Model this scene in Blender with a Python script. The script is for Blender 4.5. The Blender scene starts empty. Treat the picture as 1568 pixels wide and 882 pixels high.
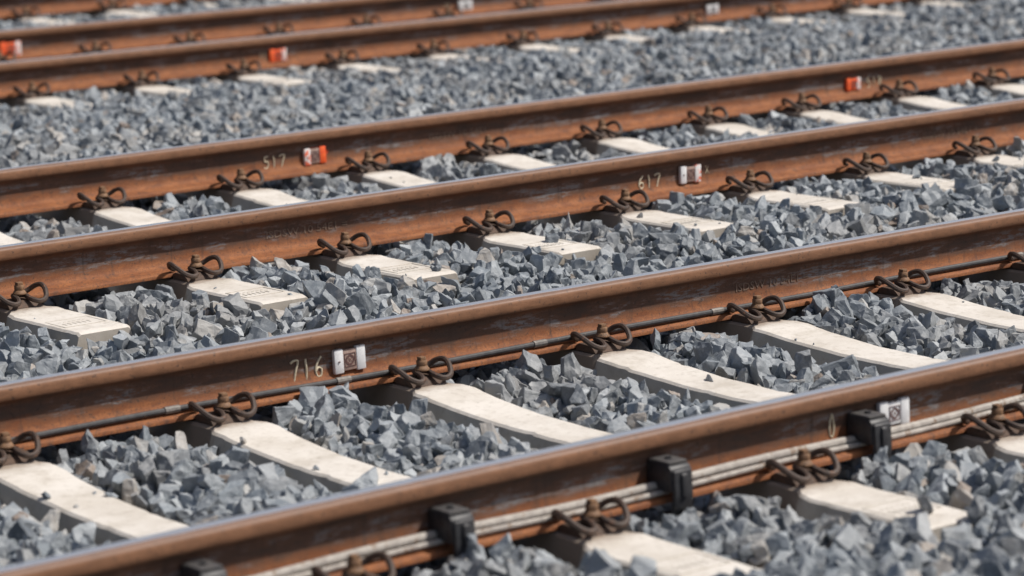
import bpy, bmesh, math, random
import numpy as np
from mathutils import Vector, Matrix
from mathutils import noise as mnoise
random.seed(7); rng=np.random.default_rng(7)
scene=bpy.context.scene
col=scene.collection

# ---------------------------------------------------------------- site layout
TR=[ # first rail Y, z of track, heading slope, first sleeper X, spacing, offsets
 dict(Y=0.0,   z=0.0,   a=0.0,    p=0.0018, d=[-.075,-.035,.003,.048,.022,.031]),
 dict(Y=2.969, z=.0764, a=.0168,  p=0.761,  d=[.02,.051,.028,.026,.027,.02,.008,-.007,-.051,-.061,-.061]),
 dict(Y=8.0573,z=.0533, a=-.0144, p=3.584,  d=[.014,.027,.021,.021,.001,-.006,-.019,-.02,-.018,-.021]),
 dict(Y=12.16, z=.03,   a=-.0144, p=5.8,    d=[0,.02,.01]),
]
G=1.505; SP=0.5905; BASE=-0.03
def drop(x): return .0075*(1.7-x)     # slight longitudinal dip of the nearest rail

def new_obj(name,me,parent=None,mats=()):
    ob=bpy.data.objects.new(name,me); col.objects.link(ob)
    for m in mats: me.materials.append(m)
    if parent: ob.parent=parent
    return ob

# ---------------------------------------------------------------- materials
class NT:
    def __init__(s,name):
        s.m=bpy.data.materials.new(name); s.m.use_nodes=True
        s.t=s.m.node_tree; s.n=s.t.nodes; s.b=s.n['Principled BSDF']
    def node(s,typ,**kw):
        n=s.n.new(typ)
        for k,v in kw.items():
            if k in n.inputs.keys(): n.inputs[k].default_value=v
            else: setattr(n,k,v)
        return n
    def link(s,a,b): s.t.links.new(a,b)
    def val(s,sock,v):
        if hasattr(v,'links') or hasattr(v,'is_linked'): s.link(v,sock)
        else: sock.default_value=v
    def math(s,op,a,b=0.0,c=0.0,clamp=False):
        n=s.n.new('ShaderNodeMath'); n.operation=op; n.use_clamp=clamp
        s.val(n.inputs[0],a); s.val(n.inputs[1],b); s.val(n.inputs[2],c); return n.outputs[0]
    def ss(s,x,lo,hi):
        n=s.n.new('ShaderNodeMapRange'); n.interpolation_type='SMOOTHSTEP'
        s.val(n.inputs[0],x); n.inputs[1].default_value=lo; n.inputs[2].default_value=hi
        return n.outputs[0]
    def mix(s,f,a,b,typ='MIX'):
        n=s.n.new('ShaderNodeMix'); n.data_type='RGBA'; n.blend_type=typ
        s.val(n.inputs[0],f)
        for i,v in ((6,a),(7,b)):
            if isinstance(v,tuple): n.inputs[i].default_value=(*v,1)
            else: s.link(v,n.inputs[i])
        return n.outputs[2]
    def noise(s,vec,scale,detail=4,rough=.6,stretch=None):
        if stretch:
            mp=s.n.new('ShaderNodeMapping'); mp.inputs['Scale'].default_value=stretch
            s.link(vec,mp.inputs[0]); vec=mp.outputs[0]
        n=s.n.new('ShaderNodeTexNoise'); n.inputs['Scale'].default_value=scale
        n.inputs['Detail'].default_value=detail; n.inputs['Roughness'].default_value=rough
        s.link(vec,n.inputs['Vector']); return n.outputs['Fac']
    def bump(s,h,strength,dist):
        n=s.n.new('ShaderNodeBump'); n.inputs['Strength'].default_value=strength
        n.inputs['Distance'].default_value=dist; s.link(h,n.inputs['Height'])
        s.link(n.outputs[0],s.b.inputs['Normal']); return n

# rail steel
def mat_rail():
    k=NT('weathered_rail_steel')
    tc=k.node('ShaderNodeTexCoord'); geo=k.node('ShaderNodeNewGeometry')
    sep=k.node('ShaderNodeSeparateXYZ'); k.link(tc.outputs['Object'],sep.inputs[0]); z=sep.outputs[2]; yl=sep.outputs[1]
    P=geo.outputs['Position']
    nL=k.noise(P,5,5,.65,(1,1,4)); nM=k.noise(P,28,5,.7,(.55,1,1.4)); nF=k.noise(P,240,4,.7)
    rust=k.mix(k.ss(nM,.3,.7),(.175,.054,.016),(.310,.112,.034))
    rust=k.mix(k.ss(nF,.45,.75),rust,(.085,.034,.017))
    web=k.mix(k.ss(nL,.35,.65),(.070,.042,.030),(.140,.060,.029))
    grey=k.mix(k.ss(nM,.35,.7),(.15,.145,.145),(.225,.22,.22))
    gm=k.math('MULTIPLY',k.ss(nL,.48,.58),k.ss(k.noise(P,60,5,.75,(.35,1,2)),.44,.55))
    band=k.math('MULTIPLY',k.ss(z,.04,.06),k.math('SUBTRACT',1.0,k.ss(z,.085,.115)))
    web=k.mix(k.math('MULTIPLY',k.math('MULTIPLY',gm,band),.85),web,grey)
    ze=k.math('ADD',z,k.math('MULTIPLY',k.math('SUBTRACT',nM,.5),.060))
    ze=k.math('ADD',ze,k.math('MULTIPLY',k.math('SUBTRACT',nL,.5),.080))
    c=k.mix(k.ss(ze,.036,.070),rust,web)
    head=k.mix(k.ss(nM,.3,.7),(.155,.070,.033),(.235,.110,.054))
    c=k.mix(k.ss(z,.118,.128),c,head)
    sp=k.ss(k.noise(P,90,3,.6),.60,.68)
    c=k.mix(k.math('MULTIPLY',sp,.65),c,(.040,.026,.020))
    st=k.noise(P,42,3,.6,(1,1,.06)); c=k.mix(k.math('MULTIPLY',k.math('MULTIPLY',k.ss(st,.56,.68),k.math('SUBTRACT',1.0,k.ss(z,.11,.13))),.45),c,(.055,.032,.022))
    ye=k.math('ADD',yl,k.math('MULTIPLY',k.math('SUBTRACT',nL,.5),.012))
    top=k.math('MULTIPLY',k.ss(z,.1565,.1585),k.ss(ye,-.018,-.010))
    film=k.math('MULTIPLY',k.ss(z,.150,.156),k.math('SUBTRACT',1.0,top))
    c=k.mix(k.math('MULTIPLY',film,.5),c,(.20,.14,.11))
    c=k.mix(top,c,(.92,.90,.88))
    k.link(c,k.b.inputs['Base Color'])
    k.link(k.math('MULTIPLY',top,.85),k.b.inputs['Metallic'])
    r=k.math('SUBTRACT',.78,k.math('MULTIPLY',top,.46)); r=k.math('SUBTRACT',r,k.math('MULTIPLY',film,.28))
    k.link(r,k.b.inputs['Roughness'])
    h=k.math('MULTIPLY',k.math('ADD',k.math('MULTIPLY',nF,.5),nM),k.math('SUBTRACT',1.0,k.math('MULTIPLY',top,.97)))
    k.bump(h,.45,.003)
    return k.m
def mat_simple(name,c1,c2,scale=40,rough=.7,metal=0,bump=.2,dist=.001,c3=None,thr=.62):
    k=NT(name); tc=k.node('ShaderNodeNewGeometry')
    n=k.noise(tc.outputs['Position'],scale,5,.65)
    c=k.mix(k.ss(n,.35,.65),c1,c2)
    if c3:
        n2=k.noise(tc.outputs['Position'],scale*.6,4,.7,(1.3,.9,1.1)); c=k.mix(k.ss(n2,thr,thr+.06),c,c3)
    k.link(c,k.b.inputs['Base Color']); k.b.inputs['Roughness'].default_value=rough; k.b.inputs['Metallic'].default_value=metal
    n3=k.noise(tc.outputs['Position'],scale*5,3,.6); k.bump(n3,bump,dist)
    return k.m
def mat_concrete():
    k=NT('precast_concrete'); tc=k.node('ShaderNodeTexCoord'); geo=k.node('ShaderNodeNewGeometry'); P=geo.outputs['Position']
    n1=k.noise(P,6,5,.6); n2=k.noise(P,45,5,.7); n3=k.noise(P,300,3,.7); n4=k.noise(P,13,5,.7)
    c=k.mix(k.ss(n1,.3,.7),(.56,.515,.45),(.68,.64,.58))
    c=k.mix(k.math('MULTIPLY',k.ss(n4,.5,.66),.45),c,(.43,.385,.32))
    c=k.mix(k.math('MULTIPLY',k.ss(n2,.5,.75),.5),c,(.35,.305,.245))
    c=k.mix(k.math('MULTIPLY',k.ss(n3,.62,.72),.5),c,(.22,.19,.16))
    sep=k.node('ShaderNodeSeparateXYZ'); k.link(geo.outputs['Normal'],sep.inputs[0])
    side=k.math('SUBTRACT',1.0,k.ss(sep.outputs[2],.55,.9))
    c=k.mix(k.math('MULTIPLY',side,.6),c,(.25,.215,.17))  # shade on the side faces painted in as a darker grey-brown
    so=k.node('ShaderNodeSeparateXYZ'); k.link(tc.outputs['Object'],so.inputs[0]); y=so.outputs[1]
    d1=k.math('ABSOLUTE',y); d2=k.math('ABSOLUTE',k.math('SUBTRACT',y,G))
    d=k.math('MINIMUM',d1,d2); d=k.math('ADD',d,k.math('MULTIPLY',k.math('SUBTRACT',n2,.5),.12))
    c=k.mix(k.math('MULTIPLY',k.math('SUBTRACT',1.0,k.ss(d,.15,.23)),.75),c,(.19,.125,.080))
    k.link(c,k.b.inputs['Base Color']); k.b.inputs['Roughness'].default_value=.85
    k.bump(k.math('ADD',n3,n2),.35,.002)
    return k.m
def mat_stone(name,ground=False):
    k=NT(name); geo=k.node('ShaderNodeNewGeometry'); P=geo.outputs['Position']
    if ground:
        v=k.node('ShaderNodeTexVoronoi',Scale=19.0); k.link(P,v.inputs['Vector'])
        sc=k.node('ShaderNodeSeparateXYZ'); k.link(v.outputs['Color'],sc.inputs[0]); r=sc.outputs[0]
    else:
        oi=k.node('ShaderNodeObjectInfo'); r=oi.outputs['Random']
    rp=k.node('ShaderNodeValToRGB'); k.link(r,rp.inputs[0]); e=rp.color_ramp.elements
    f=.30 if ground else 1.0  # bed repeats the stone colours darkened, painting in the shade between stones
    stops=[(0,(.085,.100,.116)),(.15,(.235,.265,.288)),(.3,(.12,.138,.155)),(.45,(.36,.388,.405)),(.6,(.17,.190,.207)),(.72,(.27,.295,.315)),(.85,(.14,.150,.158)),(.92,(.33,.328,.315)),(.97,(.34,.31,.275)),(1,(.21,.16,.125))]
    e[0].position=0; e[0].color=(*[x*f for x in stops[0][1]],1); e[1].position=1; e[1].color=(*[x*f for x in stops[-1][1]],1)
    for p,cc in stops[1:-1]:
        q=e.new(p); q.color=(*[x*f for x in cc],1)
    n1=k.noise(P,45,5,.7); n2=k.noise(P,420,3,.7); n0=k.noise(P,1.3,3,.5)
    c=rp.outputs[0]
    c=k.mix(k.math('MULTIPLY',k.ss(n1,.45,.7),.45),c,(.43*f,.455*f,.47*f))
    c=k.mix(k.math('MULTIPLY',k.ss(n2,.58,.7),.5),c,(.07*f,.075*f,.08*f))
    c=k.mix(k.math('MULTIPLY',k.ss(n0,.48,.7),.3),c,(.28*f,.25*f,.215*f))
    k.link(c,k.b.inputs['Base Color']); k.b.inputs['Roughness'].default_value=.58
    k.bump(k.math('ADD',n1,k.math('MULTIPLY',n2,.35)),.5,.003)
    return k.m

M_rail=mat_rail(); M_conc=mat_concrete(); M_stone=mat_stone('crushed_stone'); M_ground=mat_stone('ballast_bed',True)
M_clip=mat_simple('spring_clip_steel',(.042,.027,.020),(.070,.043,.029),120,.6,.0,.4,.001,(.15,.065,.032),.6)
M_screw=mat_simple('rusty_screw',(.15,.078,.040),(.22,.122,.060),120,.7,0,.4,.001,(.08,.05,.03),.58)
M_plate=mat_simple('guide_plate',(.06,.038,.027),(.10,.055,.033),80,.75)
M_black=mat_simple('black_painted_steel',(.020,.020,.022),(.035,.035,.038),60,.5,0,.15,.001,(.10,.075,.055),.66)
M_blacktop=mat_simple('sunlit_tone_black_steel',(.055,.053,.055),(.08,.075,.07),50,.6,0,.2,.001)  # clamp top plate: lightness from the sun put into the colour
M_cableW=mat_simple('grey_cable_sheath',(.30,.27,.24),(.42,.385,.34),50,.6,0,.2,.001,(.22,.16,.115),.58)
M_cableB=mat_simple('black_cable_sheath',(.030,.030,.032),(.055,.052,.052),50,.5,0,.2,.001,(.10,.08,.06),.62)
M_sleeve=mat_simple('cable_clip_metal',(.13,.12,.11),(.22,.20,.18),60,.5,.3)
M_white=mat_simple('white_reflector',(.68,.68,.68),(.78,.78,.78),60,.45,0,.1,.001,(.35,.30,.27),.60)
M_tagc=mat_simple('marker_face',(.30,.20,.165),(.40,.29,.24),90,.6,0,.1,.001)
M_tagd=mat_simple('marker_print',(.10,.05,.045),(.15,.07,.06),90,.6)
M_orange=mat_simple('orange_spray_paint',(.80,.085,.018),(.88,.15,.03),70,.6,0,.2,.001,(.55,.05,.02),.6)
M_orw=mat_simple('white_with_orange_overspray',(.70,.68,.66),(.78,.76,.74),60,.5,0,.1,.001,(.80,.16,.07),.50)
M_chalk=mat_simple('chalk',(.55,.48,.33),(.70,.62,.46),150,.9,0,.1,.001,(.25,.14,.08),.58)
M_emb=mat_simple('rolled_lettering',(.14,.095,.068),(.19,.130,.094),80,.8)

# ---------------------------------------------------------------- mesh helpers
def from_lists(name,V,F,mi=None,smooth=False,sharp=None):
    me=bpy.data.meshes.new(name); me.from_pydata([tuple(v) for v in V],[],F)
    if mi is not None: me.polygons.foreach_set('material_index',mi)
    me.validate()
    if smooth:
        me.polygons.foreach_set('use_smooth',[True]*len(me.polygons))
        if sharp: me.set_sharp_from_angle(angle=math.radians(sharp))
    me.update(); return me
class MB:
    def __init__(s): s.V=[];s.F=[];s.M=[]
    def add(s,V,F,m=0):
        o=len(s.V); s.V+= [tuple(v) for v in V]; s.F+=[tuple(i+o for i in f) for f in F]; s.M+=[m]*len(F)
    def box(s,x0,x1,y0,y1,z0,z1,m=0,bev=0):
        bm=bmesh.new(); bmesh.ops.create_cube(bm,size=1)
        for v in bm.verts: v.co=Vector(((x0+x1)/2+v.co.x*(x1-x0),(y0+y1)/2+v.co.y*(y1-y0),(z0+z1)/2+v.co.z*(z1-z0)))
        if bev: bmesh.ops.bevel(bm,geom=bm.edges[:],offset=bev,segments=2,affect='EDGES',profile=.5)
        s.bm(bm,m)
    def bm(s,bm,m=0):
        bm.verts.index_update()
        s.add([v.co.copy() for v in bm.verts],[[v.index for v in f.verts] for f in bm.faces],m); bm.free()
    def prism(s,pts,x0,x1,m=0,bev=0,chk=False): # pts (y,z) outline extruded in x
        bm=bmesh.new(); a=[bm.verts.new((x0,y,z)) for y,z in pts]; b=[bm.verts.new((x1,y,z)) for y,z in pts]
        n=len(pts)
        bm.faces.new(a); bm.faces.new(b[::-1])
        for i in range(n): bm.faces.new((a[i],b[i],b[(i+1)%n],a[(i+1)%n]))
        bmesh.ops.recalc_face_normals(bm,faces=bm.faces[:])
        if bev: bmesh.ops.bevel(bm,geom=bm.edges[:],offset=bev,segments=2,affect='EDGES',profile=.5)
        s.bm(bm,m)
    def cyl(s,c,r,h,n=16,m=0,r2=None,bev=0):
        bm=bmesh.new(); bmesh.ops.create_cone(bm,cap_ends=True,segments=n,radius1=r,radius2=r2 if r2 else r,depth=h)
        if bev: bmesh.ops.bevel(bm,geom=bm.edges[:],offset=bev,segments=1,affect='EDGES')
        for v in bm.verts: v.co+=Vector(c)
        s.bm(bm,m)
    def tube(s,pts,r,n=8,m=0,sub=5):
        P=[Vector(p) for p in pts]; Q=[]
        ext=[2*P[0]-P[1]]+P+[2*P[-1]-P[-2]]
        for i in range(len(P)-1):
            p0,p1,p2,p3=ext[i:i+4]
            for t in range(sub):
                t/=sub
                Q.append(.5*((2*p1)+(p2-p0)*t+(2*p0-5*p1+4*p2-p3)*t*t+(3*p1-p0-3*p2+p3)*t**3))
        Q.append(P[-1])
        V=[];F=[]; up=Vector((0,0,1)); T=(Q[1]-Q[0]).normalized()
        N=T.cross(up); N=N.normalized() if N.length>1e-3 else Vector((1,0,0))
        for i,q in enumerate(Q):
            T=(Q[min(i+1,len(Q)-1)]-Q[max(i-1,0)]).normalized()
            N=(N-T*N.dot(T)).normalized(); B=T.cross(N)
            for j in range(n):
                a=2*math.pi*j/n; V.append(q+(N*math.cos(a)+B*math.sin(a))*r)
        for i in range(len(Q)-1):
            for j in range(n):
                F.append((i*n+j,i*n+(j+1)%n,(i+1)*n+(j+1)%n,(i+1)*n+j))
        F.append(tuple(range(n))[::-1]); F.append(tuple((len(Q)-1)*n+j for j in range(n)))
        s.add(V,F,m)
    def mesh(s,name,smooth=True,sharp=35): return from_lists(name,s.V,s.F,s.M,smooth,sharp)

# ---------------------------------------------------------------- rails
half=[(70,0),(70,9),(68,11.5),(45,16.5),(30,20),(19,25),(12.5,33),(9.5,45),(8,60),(8,85),(8.5,100),(10,108),(14,114),(21,118),(32,120.5),(35,124),(35.8,134),(36,146),(34,152),(30,156),(24,158.2),(14,160),(5,161)]
prof=[(y/1000,z/1000) for y,z in half]+[(-y/1000,z/1000) for y,z in half[::-1]]
def rail_mesh():
    xs=np.arange(-8,46.01,1.0); V=[];F=[];n=len(prof)
    for x in xs: V+=[(x,y,z) for y,z in prof]
    for i in range(len(xs)-1):
        for j in range(n):
            F.append((i*n+j,(i+1)*n+j,(i+1)*n+(j+1)%n,i*n+(j+1)%n))
    F.append(tuple(range(n))); F.append(tuple((len(xs)-1)*n+j for j in range(n))[::-1])
    me=from_lists('rail',V,F,None,True,40); bm=bmesh.new(); bm.from_mesh(me)
    bmesh.ops.recalc_face_normals(bm,faces=bm.faces[:]); bm.to_mesh(me); bm.free()
    me.set_sharp_from_angle(angle=math.radians(40)); me.materials.append(M_rail); return me
RM=rail_mesh(); rails=[]
for ti,t in enumerate(TR):
    for g in (0,1):
        ob=bpy.data.objects.new('railway_rail',RM); col.objects.link(ob)
        ob.location=(0,t['Y']+g*G,t['z']+BASE); ob.rotation_euler=(0,0,math.atan(t['a'])); rails.append(ob)
        if ti==0 and g==0: ob.location.z-=drop(0); ob.rotation_euler=(0,-.0075,0)

# ---------------------------------------------------------------- fastenings
def fastening():
    b=MB()
    for sgn,yc in ((-1,0),(1,0),(-1,G),(1,G)):
        def T(u,v,z): return (u*.88,yc+sgn*v,z)
        pl=[(.071,-.006),(.071,.010),(.085,.016),(.135,.014),(.150,.004),(.158,-.006)]
        b.prism([(yc+sgn*v,z) for v,z in pl],-.055,.055,2,.0015)
        c=.122
        for s in (-1,1):
            pts=[(0,c-.020,.026),(.014*s,c-.017,.026),(.021*s,c,.026),(.022*s,c+.022,.021),(.032*s,c+.044,.014),(.052*s,c+.052,.012),(.074*s,c+.042,.020),(.090*s,c+.015,.038),(.094*s,c-.012,.048),(.086*s,c-.036,.044),(.070*s,c-.052,.031),(.048*s,c-.060,.021)]
            b.tube([T(*p) for p in pts],.0078,8,0,4)
        b.cyl((0,yc+sgn*c,.034),.021,.005,20,1,bev=.001)
        b.cyl((0,yc+sgn*c,.040),.020,.008,20,1,.015,bev=.001)
        b.cyl((0,yc+sgn*c,.051),.0155,.016,6,1,bev=.0015)
        b.box(-.009,.009,yc+sgn*c-.009,yc+sgn*c+.009,.058,.068,1,.001)
    me=b.mesh('rail_fastening'); bm=bmesh.new(); bm.from_mesh(me); bmesh.ops.recalc_face_normals(bm,faces=bm.faces[:]); bm.to_mesh(me); bm.free()
    for m in (M_clip,M_screw,M_plate): me.materials.append(m)
    return me
FM=fastening()
ST=[(-.60,-.018,.086),(-.588,-.012,.090),(-.30,-.012,.093),(-.235,-.012,.092),(-.20,-.008,.088),(-.17,-.007,.066),(0,-.007,.066),(.17,-.007,.066),(.20,-.008,.086),(.25,-.010,.089),(.34,-.020,.084),(.55,-.034,.078),(.7525,-.037,.076)]
ST+= [(G-y,z,w) for y,z,w in ST[-2::-1]]
SY=[s[0] for s in ST]; SZ=[s[1] for s in ST]; SW=[s[2] for s in ST]
def sleeper_mesh(seed):
    V=[];F=[]; ys=sorted(set(list(SY)+list(np.arange(-.57,G+.58,.022))))
    def nz(y,o,sc=22): return mnoise.noise(Vector((y*sc,o+seed*9.1,seed)))
    for y in ys:
        z=float(np.interp(y,SY,SZ))+nz(y,5,6)*.0015; w=float(np.interp(y,SY,SW))
        el=nz(y,1)*.0022-max(0,nz(y,11,35)-.35)*.02; er=nz(y,2)*.0022-max(0,nz(y,12,35)-.35)*.02
        V+=[(-.14,y,-.23),(-w-.010-el*.3,y,z-.04),(-w-el,y,z-.006),(-w+.008-el,y,z),(0,y,z+.0004),(w-.008+er,y,z),(w+er,y,z-.006),(w+.010+er*.3,y,z-.04),(.14,y,-.23)]
    n=9
    for i in range(len(ys)-1):
        for j in range(n-1): F.append((i*n+j,i*n+j+1,(i+1)*n+j+1,(i+1)*n+j))
    F.append(tuple(range(n))); F.append(tuple((len(ys)-1)*n+j for j in range(n))[::-1])
    me=from_lists('sleeper',V,F,None,True,30); bm=bmesh.new(); bm.from_mesh(me); bmesh.ops.recalc_face_normals(bm,faces=bm.faces[:]); bm.to_mesh(me); bm.free()
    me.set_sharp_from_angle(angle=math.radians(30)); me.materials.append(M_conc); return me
SMs=[sleeper_mesh(i+1) for i in range(5)]
def pad_mesh():
    b=MB()
    for y0,y1 in ((-.50,-.385),(G+.385,G+.50)):
        for (x0,x1,a,c) in ((-.070,.070,y0,y0+.003),(-.070,.070,y1-.003,y1),(-.070,-.067,y0+.003,y1-.003),(.067,.070,y0+.003,y1-.003)):
            b.box(x0,x1,a,c,-.022,-.0104,0)
        for i in range(6):
            x=-.048+i*.016
            b.box(x,x+.003,y0+.03,y0+.055,-.022,-.0103,0)
            if i%2: b.box(x+.003,x+.010,y0+.052,y0+.055,-.022,-.0105,0)
            b.box(x,x+.008,y0+.075,y0+.078,-.022,-.0103,0)
    return b.mesh('mould_lettering',False)
PM=pad_mesh(); PM.materials.append(mat_simple('concrete_lettering',(.44,.40,.335),(.56,.515,.445),60,.85))
sleepersX=[]; chips=[]
for ti,t in enumerate(TR):
    rr=random.Random(ti+3)
    i0=-int((t['p']+4.5)/SP); xs=[]
    for i in range(i0,i0+34):
        d=t['d'][i] if 0<=i<len(t['d']) else (t['d'][0] if i<0 else t['d'][-1])+rr.uniform(-.015,.015)
        x=t['p']+i*SP+d; xs.append(x)
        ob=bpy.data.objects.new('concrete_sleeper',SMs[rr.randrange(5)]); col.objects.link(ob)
        ob.location=(x,t['Y']+t['a']*x,t['z']+BASE); ob.rotation_euler=(rr.uniform(-.002,.002),0,math.atan(t['a'])+rr.uniform(-.008,.008))
        if ti==0: ob.location.z-=drop(x); ob.rotation_euler[0]=drop(x)/G
        f=bpy.data.objects.new('rail_fastenings',FM); col.objects.link(f); f.parent=ob
        p=bpy.data.objects.new('mould_lettering',PM); col.objects.link(p); p.parent=ob
        if ti<3 and x<12:
            for c in range(rr.randint(4,10)):
                y=rr.choice((rr.uniform(-.57,-.25),rr.uniform(.25,1.25),rr.uniform(.25,1.25),rr.uniform(G+.25,G+.57)))
                u=rr.choice((-1,1))*rr.uniform(.2,1)**.6*.075; s=rr.choice((.003,.004,.005,.007,.011))
                zz=float(np.interp(y,SY,SZ))+BASE+t['z']+s*.35-(drop(x)*(1-y/G) if ti==0 else 0)
                chips.append((x+u,t['Y']+t['a']*x+y,zz,s))
    sleepersX.append(np.array(xs))

# ---------------------------------------------------------------- ballast surface
def vnoise(x,y,s,seed):
    r=np.random.default_rng(seed).random((256,256))
    X=x/s+1000; Y=y/s+1000; i=np.floor(X).astype(int); j=np.floor(Y).astype(int); fx=X-i; fy=Y-j
    fx=fx*fx*(3-2*fx); fy=fy*fy*(3-2*fy)
    g=lambda a,b:r[a%256,b%256]
    return (g(i,j)*(1-fx)+g(i+1,j)*fx)*(1-fy)+(g(i,j+1)*(1-fx)+g(i+1,j+1)*fx)*fy-.5
def trackinfo(x,y):
    loc=np.stack([y-(t['Y']+t['a']*x) for t in TR]); c=np.abs(loc-G/2); k=c.argmin(0)
    ly=np.take_along_axis(loc,k[None],0)[0]
    sd=[]
    for sx in sleepersX:
        dif=x[:,None]-sx[None]; j=np.abs(dif).argmin(1); sd.append(dif[np.arange(len(x)),j])
    ds=np.take_along_axis(np.stack(sd),k[None],0)[0]
    return k,ly,ds
ky=[-60,-.8,2.2,2.45,5.2,7.2,9.9,11.5,60]; kz=[0,0,.02,.0764,.0764,.0533,.05,.03,.03]
def height(x,y,k,ly,ds):
    dd=np.abs(ds)
    z=np.interp(y,ky,kz)
    inside=(ly>.0)&(ly<G)
    h=np.where(inside,-.122,-.100)-.014*(k>=2)
    out=np.maximum(-ly,ly-G)
    h=h+.026*np.clip((out-.45)/.3,0,1)*(k<2)+.034*np.clip((out-.55)/.3,0,1)*(k>=2)
    near=np.where((out<.7),1,0)
    h=h+.022*np.clip((dd-.13)/.12,0,1)*near
    h=h-.024*np.clip(1-np.abs(ds+.15)/.09,0,1)*near*(out<.4)
    h=h+.014*np.clip((np.abs(ly-.75)-.3)/.3,0,1)*inside*np.clip((dd-.15)/.1,0,1)
    h=h+.024*vnoise(x,y,.45,1)+.024*vnoise(x,y,.16,2)
    h=h+.025*np.clip(1-np.abs(y-6.3)/1.3,0,1)
    return z+h
CAM=np.array([-3.5667,-5.2948,1.6999]); yaw=.6491
def pts(pitch,jit,seed):
    r=np.random.default_rng(seed)
    gx,gy=np.meshgrid(np.arange(-4,18,pitch),np.arange(-3.5,17.5,pitch*.87)); gx=gx+(np.arange(gx.shape[0])%2)[:,None]*pitch/2
    x=gx.ravel(); y=gy.ravel(); x=x+r.uniform(-jit,jit,len(x))*pitch; y=y+r.uniform(-jit,jit,len(y))*pitch
    fx=(x-CAM[0])*math.sin(yaw)+(y-CAM[1])*math.cos(yaw); rx=(x-CAM[0])*math.cos(yaw)-(y-CAM[1])*math.sin(yaw)
    m=(fx>4.8)&(fx<23)&(np.abs(rx)<fx*.175+.65)
    return x[m],y[m]
allx=[];ally=[];allz=[];allr=[]
for (pitch,dz,rm,seed,keep) in ((.038,-.008,.0238,11,1.0),(.042,.013,.0245,12,.88),(.058,.031,.0245,13,.5)):
    x,y=pts(pitch,.42,seed); r=np.random.default_rng(seed+50)
    m=r.random(len(x))<keep; x=x[m];y=y[m]
    k,ly,ds=trackinfo(x,y); dd=np.abs(ds); s=rm*np.exp(r.normal(0,.30,len(x))); s=np.clip(s,.010,.037)
    z=height(x,y,k,ly,ds)+dz+r.uniform(-.011,.011,len(x))
    out=np.maximum(-ly,ly-G); insl=(out<.61+s*.3)&(out>-2)
    dr=np.minimum(np.abs(ly),np.abs(ly-G))
    w=np.where(dr<.17,.072,.094)
    ok=~(insl&(dd<w+s*np.where(ds<0,1.0,.75)))
    under=dr<.075+s*.75
    if seed==11: z=np.where(under,z-.030,z)
    else: ok&=~under
    ok&=~((dr<.19)&(dd<.105)&(seed>11))
    allx.append(x[ok]);ally.append(y[ok]);allz.append(z[ok]);allr.append(s[ok])
# stray stones and chips lying on sleepers
ex=[(.50,.66,-.080,.034),(1.17,.50,-.062,.018),(2.60,2.969-.36,.0764-.048,.026),(2.40,2.969-.5,.0764-.048,.024),(1.2,-.50,-.045,.026),(4.95,2.62,.04,.026),(1.83,.95,-.067,.014),(4.1,2.70,.04,.015),(.05,-.42,-.04,.015),(1.25,3.62,.02,.018)]
for e in ex: allx.append([e[0]]);ally.append([e[1]]);allz.append([e[2]+e[3]*.5]);allr.append([e[3]])
for e in chips: allx.append([e[0]]);ally.append([e[1]]);allz.append([e[2]]);allr.append([e[3]])
X=np.concatenate(allx);Yv=np.concatenate(ally);Z=np.concatenate(allz);S=np.concatenate(allr); N=len(X)

def stone(seed):
    r=random.Random(seed); bm=bmesh.new(); bmesh.ops.create_cube(bm,size=2.4)
    ax=Vector((r.uniform(1.15,1.4),r.uniform(.75,1.0),r.uniform(.45,.78)))
    npl=r.randint(9,13)
    for i in range(npl):
        d=Vector((r.gauss(0,1),r.gauss(0,1),r.gauss(0,1))).normalized()
        off=r.uniform(.60,.95)
        bmesh.ops.bisect_plane(bm,geom=bm.verts[:]+bm.edges[:]+bm.faces[:],plane_co=d*off,plane_no=d,clear_outer=True)
        bmesh.ops.holes_fill(bm,edges=[e for e in bm.edges if e.is_boundary])
    for v in bm.verts: v.co=Vector((v.co.x*ax.x,v.co.y*ax.y,v.co.z*ax.z))
    bmesh.ops.remove_doubles(bm,verts=bm.verts[:],dist=.08)
    bmesh.ops.dissolve_degenerate(bm,edges=bm.edges[:],dist=.02)
    bmesh.ops.bevel(bm,geom=bm.edges[:],offset=.035,segments=1,affect='EDGES')
    bmesh.ops.triangulate(bm,faces=bm.faces[:])
    for _ in range(2):
        long=[e for e in bm.edges if e.calc_length()>.40]
        bmesh.ops.subdivide_edges(bm,edges=long,cuts=1); bmesh.ops.triangulate(bm,faces=bm.faces[:])
    o=Vector((seed*7.3,seed*1.7,0))
    for v in bm.verts:
        v.co+= mnoise.noise_vector(v.co*1.5+o)*.13+mnoise.noise_vector(v.co*4+o)*.05
    bmesh.ops.recalc_face_normals(bm,faces=bm.faces[:])
    me=bpy.data.meshes.new('stone'); bm.to_mesh(me); bm.free(); me.materials.append(M_stone); return me
sc=bpy.data.collections.new('ballast_stones')
for i in range(40):
    sc.objects.link(bpy.data.objects.new('stone_%02d'%i,stone(i+1)))
me=bpy.data.meshes.new('ballast'); me.vertices.add(N)
me.vertices.foreach_set('co',np.stack([X,Yv,Z],1).astype(np.float32).ravel())
r=np.random.default_rng(99)
a=me.attributes.new('rot','FLOAT_VECTOR','POINT'); a.data.foreach_set('vector',(r.random((N,3))*6.283).astype(np.float32).ravel())
a=me.attributes.new('scl','FLOAT','POINT'); a.data.foreach_set('value',S.astype(np.float32))
a=me.attributes.new('pick','INT','POINT'); a.data.foreach_set('value',r.integers(0,40,N).astype(np.int32))
bal=new_obj('ballast_stones',me)
ng=bpy.data.node_groups.new('scatter','GeometryNodeTree')
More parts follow.
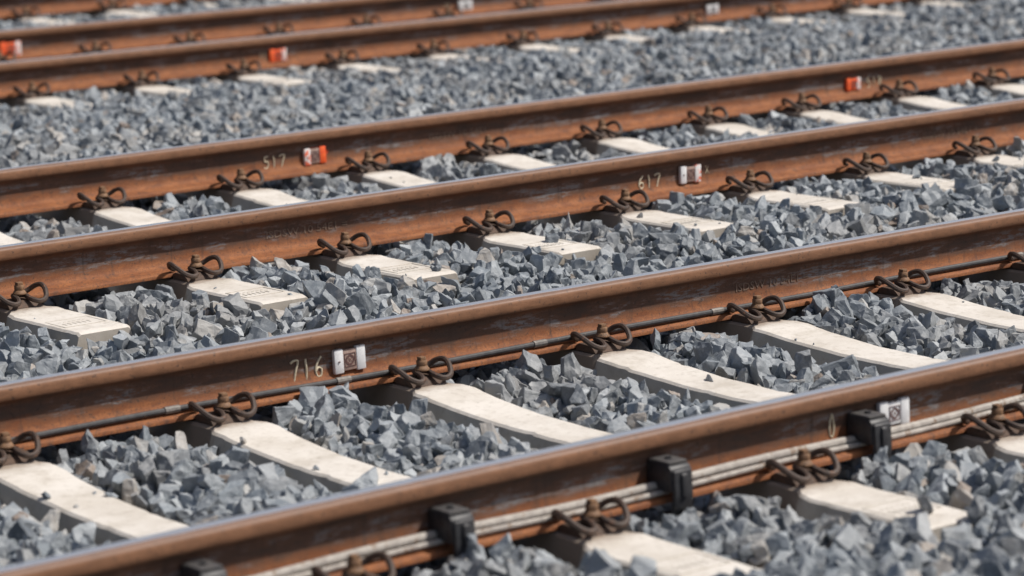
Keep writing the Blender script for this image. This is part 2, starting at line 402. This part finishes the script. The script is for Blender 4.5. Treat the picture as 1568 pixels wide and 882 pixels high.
ng.interface.new_socket('Geometry',in_out='INPUT',socket_type='NodeSocketGeometry'); ng.interface.new_socket('Geometry',in_out='OUTPUT',socket_type='NodeSocketGeometry')
gi=ng.nodes.new('NodeGroupInput'); go=ng.nodes.new('NodeGroupOutput'); ip=ng.nodes.new('GeometryNodeInstanceOnPoints'); ci=ng.nodes.new('GeometryNodeCollectionInfo')
ci.inputs['Collection'].default_value=sc; ci.inputs['Separate Children'].default_value=True; ci.inputs['Reset Children'].default_value=True
def attr(n,t):
    q=ng.nodes.new('GeometryNodeInputNamedAttribute'); q.data_type=t; q.inputs['Name'].default_value=n
    return [o for o in q.outputs if o.enabled and o.name=='Attribute'][0]
L=ng.links.new
L(gi.outputs[0],ip.inputs['Points']); L(ci.outputs[0],ip.inputs['Instance']); ip.inputs['Pick Instance'].default_value=True
L(attr('pick','INT'),ip.inputs['Instance Index']); L(attr('scl','FLOAT'),ip.inputs['Scale'])
e2r=ng.nodes.new('FunctionNodeEulerToRotation'); L(attr('rot','FLOAT_VECTOR'),e2r.inputs[0]); L(e2r.outputs[0],ip.inputs['Rotation'])
L(ip.outputs[0],go.inputs[0])
bal.modifiers.new('scatter','NODES').node_group=ng

# ground sheet
xs=np.concatenate([[-300,-100,-40,-15],np.arange(-8,30,.14),[45,100,300]]); ys=np.concatenate([[-300,-100,-30,-10],np.arange(-6,22,.14),[35,100,300]])
gx,gy=np.meshgrid(xs,ys); fx=gx.ravel(); fy=gy.ravel(); k,ly,ds=trackinfo(fx,fy); gz=height(fx,fy,k,ly,ds)-.028
dr=np.minimum(np.abs(ly),np.abs(ly-G)); gz=np.where(dr<.22,np.minimum(gz,np.interp(fy,ky,kz)-.135),gz)
nx=len(xs);ny=len(ys)
I=(np.arange(ny-1)[:,None]*nx+np.arange(nx-1)[None]).ravel()
new_obj('gravel_ground',from_lists('gravel_ground',np.stack([fx,fy,gz],1).tolist(),np.stack([I,I+1,I+nx+1,I+nx],1).tolist(),None,True),None,[M_ground])

# ---------------------------------------------------------------- things on rails
def onrail(ri,X,dy=0,dz=0):
    t=TR[ri//2]; zz=-drop(X) if ri==0 else 0
    return Vector((X,t['Y']+(ri%2)*G+t['a']*X+dy,t['z']+BASE+dz+zz)),math.atan(t['a'])
def clamp():
    b=MB()
    b.prism([(-.012,.044),(-.014,.096),(-.090,.090),(-.098,.082),(-.100,.032),(-.080,.028)],-.030,.030,0,.003)
    b.prism([(-.100,.082),(-.106,.078),(-.109,.020),(-.106,-.008),(-.096,-.028),(-.076,-.034),(-.056,-.028),(-.058,-.020),(-.076,-.024),(-.089,-.014),(-.094,.004),(-.097,.040),(-.0995,.055)],-.026,.026,0,.002)
    b.prism([(-.1065,.074),(-.113,.070),(-.115,.020),(-.1095,.018)],-.008,.008,0,.0015)
    b.box(-.027,.027,-.088,-.018,.0915,.0975,1,.002)
    b.cyl((0,-.055,.099),.008,.007,6,0)
    me=b.mesh('clamp'); bm=bmesh.new(); bm.from_mesh(me); bmesh.ops.recalc_face_normals(bm,faces=bm.faces[:]); bm.to_mesh(me); bm.free()
    me.materials.append(M_black); me.materials.append(M_blacktop); return me
CM=clamp()
for x in (-.395,.225,.835,1.455,2.08,-1.0):
    ob=bpy.data.objects.new('rail_cable_clamp',CM); col.objects.link(ob); ob.location,_=onrail(0,x)

def marker(ri,x,z,kind,s=1.0):
    loc,rz=onrail(ri,x,-.0095,z); b=MB()
    w,h=.052*s,.034*s
    b.box(-w,-w*.42,-.014,0,-h,h,0,.003); b.box(w*.42,w,-.014,0,-h,h,1,.003)
    b.box(-w*.44,w*.44,-.012,0,-h*.86,h*.86,2,.002)
    q=w*.36; e=.0016
    for (x0,x1,z0,z1) in ((-q,q,q-e,q),(-q,q,-q,-q+e),(-q,-q+e,-q+e,q-e),(q-e,q,-q+e,q-e)): b.box(x0,x1,-.0135,-.0118,z0,z1,3)
    n=20; V=[];F=[]
    for i in range(n):
        a=2*math.pi*i/n
        for rr in (q*.55,q*.78): V.append((rr*math.cos(a),-.0133,rr*math.sin(a)))
    for i in range(n): F.append((2*i,2*i+1,(2*i+3)%(2*n),(2*i+2)%(2*n)))
    b.add(V,F,3)
    for sg in (-1,1):
        d=Vector((1,0,sg)).normalized(); nn=Vector((-sg,0,1)).normalized()*e*.6; yo=-.0137-.0003*sg
        b.add([d*-q*.5+nn+Vector((0,yo,0)),d*q*.5+nn+Vector((0,yo,0)),d*q*.5-nn+Vector((0,yo,0)),d*-q*.5-nn+Vector((0,yo,0))],[(0,1,2,3)],3)
    b.cyl((-w*.72,-.0145,0),.003,.003,8,3)
    me=b.mesh('marker')
    sets={'white':(M_white,M_white,M_tagc,M_tagd),'pale':(M_white,M_white,M_white,M_tagd),'mixed':(M_orw,M_orange,M_tagc,M_tagd),'mixr':(M_white,M_orw,M_tagc,M_tagd),'orange':(M_orange,M_orw,M_orange,M_tagd),'grey':(M_white,M_white,M_white,M_sleeve)}[kind]
    for m in sets: me.materials.append(m)
    ob=new_obj('rail_marker_tag',me); ob.location=loc; ob.rotation_euler=(0,0,rz); ob.rotation_euler[1]=random.uniform(-.05,.05)
    if kind in('mixed','orange','mixr'):
        rr=random.Random(int(x*100)); V=[(0,.0012,0)];F=[]; n=26
        for i in range(n):
            a=2*math.pi*i/n; rad=rr.uniform(.8,1.2); V.append((math.cos(a)*w*1.05*rad+(.012 if kind!='orange' else 0),.0012,math.sin(a)*h*1.15*rad+(.008 if kind=='mixed' else -.010)))
        for i in range(n): F.append((0,1+i,1+(i+1)%n))
        new_obj('overspray',from_lists('overspray',V,F),ob,[M_spray])
    return ob
k=NT('orange_overspray'); geo=k.node('ShaderNodeNewGeometry'); n=k.noise(geo.outputs['Position'],70,5,.75)
c=k.mix(k.ss(n,.45,.55),(.16,.05,.025),(.62,.09,.03)); k.link(c,k.b.inputs['Base Color']); k.b.inputs['Roughness'].default_value=.8; M_spray=k.m
marker(0,1.575,.072,'pale',.95); marker(1,1.025,.070,'white',.97)
marker(2,3.542,.066,'mixr',.92); marker(3,2.95,.062,'mixed',.95); marker(3,5.807,.060,'orange',.8)
marker(4,5.055,.060,'orange',.95); marker(4,7.94,.062,'grey',.8); marker(5,4.35,.059,'orange',1.2); marker(5,7.337,.055,'grey',.9)

GL={'7':[[(0,.9),(.35,1),(.75,.95),(.5,.5),(.3,0)]],
 '1':[[(.3,1),(.38,.5),(.35,0)]],
 '6':[[(.7,1),(.3,.7),(.12,.35),(.3,.05),(.65,.1),(.7,.38),(.4,.48),(.15,.33)]],
 '5':[[(.7,1),(.25,.95),(.2,.6),(.55,.58),(.7,.3),(.45,.02),(.1,.1)]],
 '8':[[(.6,.85),(.35,1),(.15,.8),(.35,.58),(.65,.3),(.5,.02),(.2,.05),(.15,.3),(.45,.55),(.65,.75),(.55,.95)]],
 'x':[[(.1,.9),(.6,.1)],[(.6,.9),(.1,.1)]],'0':[[(.4,1),(.1,.6),(.15,.1),(.5,.05),(.65,.5),(.45,.95),(.3,.98)]]}
def chalk(txt,ri,x0,x1,z0,hgt,r=.0016):
    cw=(x1-x0)/len(txt); b=MB(); loc,rz=onrail(ri,x0,-.0098,z0)
    for i,ch in enumerate(txt):
        for st in GL[ch]: b.tube([((i+px*.85)*cw,random.uniform(-.0003,.0003),pz*hgt) for px,pz in st],r,6,0,4)
    ob=new_obj('chalk_number',b.mesh('chalk'),None,[M_chalk]); ob.location=loc; ob.rotation_euler=(0,0,rz)
chalk('716',1,.842,.955,.034,.056,.0029); chalk('617',2,3.305,3.42,.038,.045,.0029); chalk('517',3,2.72,2.83,.036,.045,.0028)
chalk('518',3,5.895,6.0,.034,.045,.0028); chalk('x',2,3.62,3.65,.055,.035); chalk('0',0,1.37,1.40,.045,.055,.0022)
chalk('11',4,4.95,5.0,.04,.04,.002); chalk('71',5,7.19,7.25,.03,.04,.002)

def embossed(ri,x0,x1,txt):
    cu=bpy.data.curves.new('t','FONT'); cu.body=txt; cu.size=.034; cu.extrude=.0012; cu.resolution_u=2
    o=bpy.data.objects.new('t',cu); col.objects.link(o); bpy.context.view_layer.update()
    me=bpy.data.meshes.new_from_object(o.evaluated_get(bpy.context.evaluated_depsgraph_get())); bpy.data.objects.remove(o)
    w=max(v.co.x for v in me.vertices)
    me.materials.clear(); ob=new_obj('rolled_rail_lettering',me,None,[M_emb]); ob.scale=((x1-x0)/w,1,1)
    loc,rz=onrail(ri,x0,-.0085,.062); ob.location=loc; ob.rotation_euler=(math.pi/2,0,rz)
embossed(2,1.74,2.06,'ISDSW 10 54E1 ='); embossed(1,2.41,2.70,'ISDSW 10 54E1 ='); embossed(2,4.72,5.02,'ISDSW 10 54E1 ='); embossed(3,3.5,3.78,'ISDSW 10 54E1')

# cables
def cable(name,ri,pathf,r,mat,sleeves=()):
    xs=np.arange(-3,12,.12); b=MB()
    b.tube([(x,)+pathf(x) for x in xs],r,10,0,2)
    for sx in sleeves:
        y,z=pathf(sx); b.tube([(sx-.022,y,z),(sx,y,z),(sx+.022,y,z)],r*1.28,10,1,2)
    ob=new_obj(name,b.mesh('cable'),None,[mat,M_sleeve]); loc,rz=onrail(ri,0); ob.location=loc; ob.rotation_euler=(0,-.0075 if ri==0 else 0,rz)
cable('signal_cable',0,lambda x:(-.036+.003*math.sin(x*5.1),.037+.004*math.sin(x*6.3+1)),.0105,M_cableW)
cable('signal_cable',0,lambda x:(-.054+.005*math.sin(x*3.7+2),.026+.003*math.sin(x*7)),.0065,M_cableW)
cable('signal_cable',1,lambda x:(-.052+.004*math.sin(x*2.9),.0265+.0025*math.sin(x*4.2)),.0080,M_cableB,(1.64,2.30,3.55,.45,.98+.0))

# ---------------------------------------------------------------- camera
C=Vector(CAM); pit,rol=-.1791,-.0327
F=Vector((math.sin(yaw)*math.cos(pit),math.cos(yaw)*math.cos(pit),math.sin(pit))); R=Vector((math.cos(yaw),-math.sin(yaw),0)); U=R.cross(F)
R2=R*math.cos(rol)+U*math.sin(rol); U2=-R*math.sin(rol)+U*math.cos(rol)
cd=bpy.data.cameras.new('Camera'); cam=bpy.data.objects.new('Camera',cd); col.objects.link(cam)
m=Matrix.Identity(4)
for i in range(3): m[i][0]=R2[i]; m[i][1]=U2[i]; m[i][2]=-F[i]; m[i][3]=C[i]
cam.matrix_world=m; cd.sensor_width=36; cd.lens=4773.8/1568*36; cd.clip_end=2000; cd.clip_start=.1
cd.dof.use_dof=True; cd.dof.focus_distance=9.1; cd.dof.aperture_fstop=3.0
scene.camera=cam

# ---------------------------------------------------------------- light
el=math.radians(53); az=math.atan2(.78,-.62)
Sd=Vector((math.sin(az)*math.cos(el),math.cos(az)*math.cos(el),math.sin(el)))
sl=bpy.data.lights.new('sun','SUN'); sl.energy=4.3; sl.angle=math.radians(2); sl.color=(1,.95,.885)
so=bpy.data.objects.new('sun',sl); col.objects.link(so); so.rotation_euler=Sd.to_track_quat('Z','Y').to_euler(); so.location=(0,0,10)
w=bpy.data.worlds.new('World'); scene.world=w; w.use_nodes=True
sk=w.node_tree.nodes.new('ShaderNodeTexSky'); sk.sky_type='NISHITA'; sk.sun_disc=False; sk.sun_elevation=el; sk.sun_rotation=az
sk.air_density=.8; sk.dust_density=3.0; sk.ozone_density=.5
bg=w.node_tree.nodes['Background']; bg.inputs[1].default_value=.095; w.node_tree.links.new(sk.outputs[0],bg.inputs[0])
scene.view_settings.view_transform='Standard'; scene.view_settings.look='None'; scene.view_settings.exposure=0
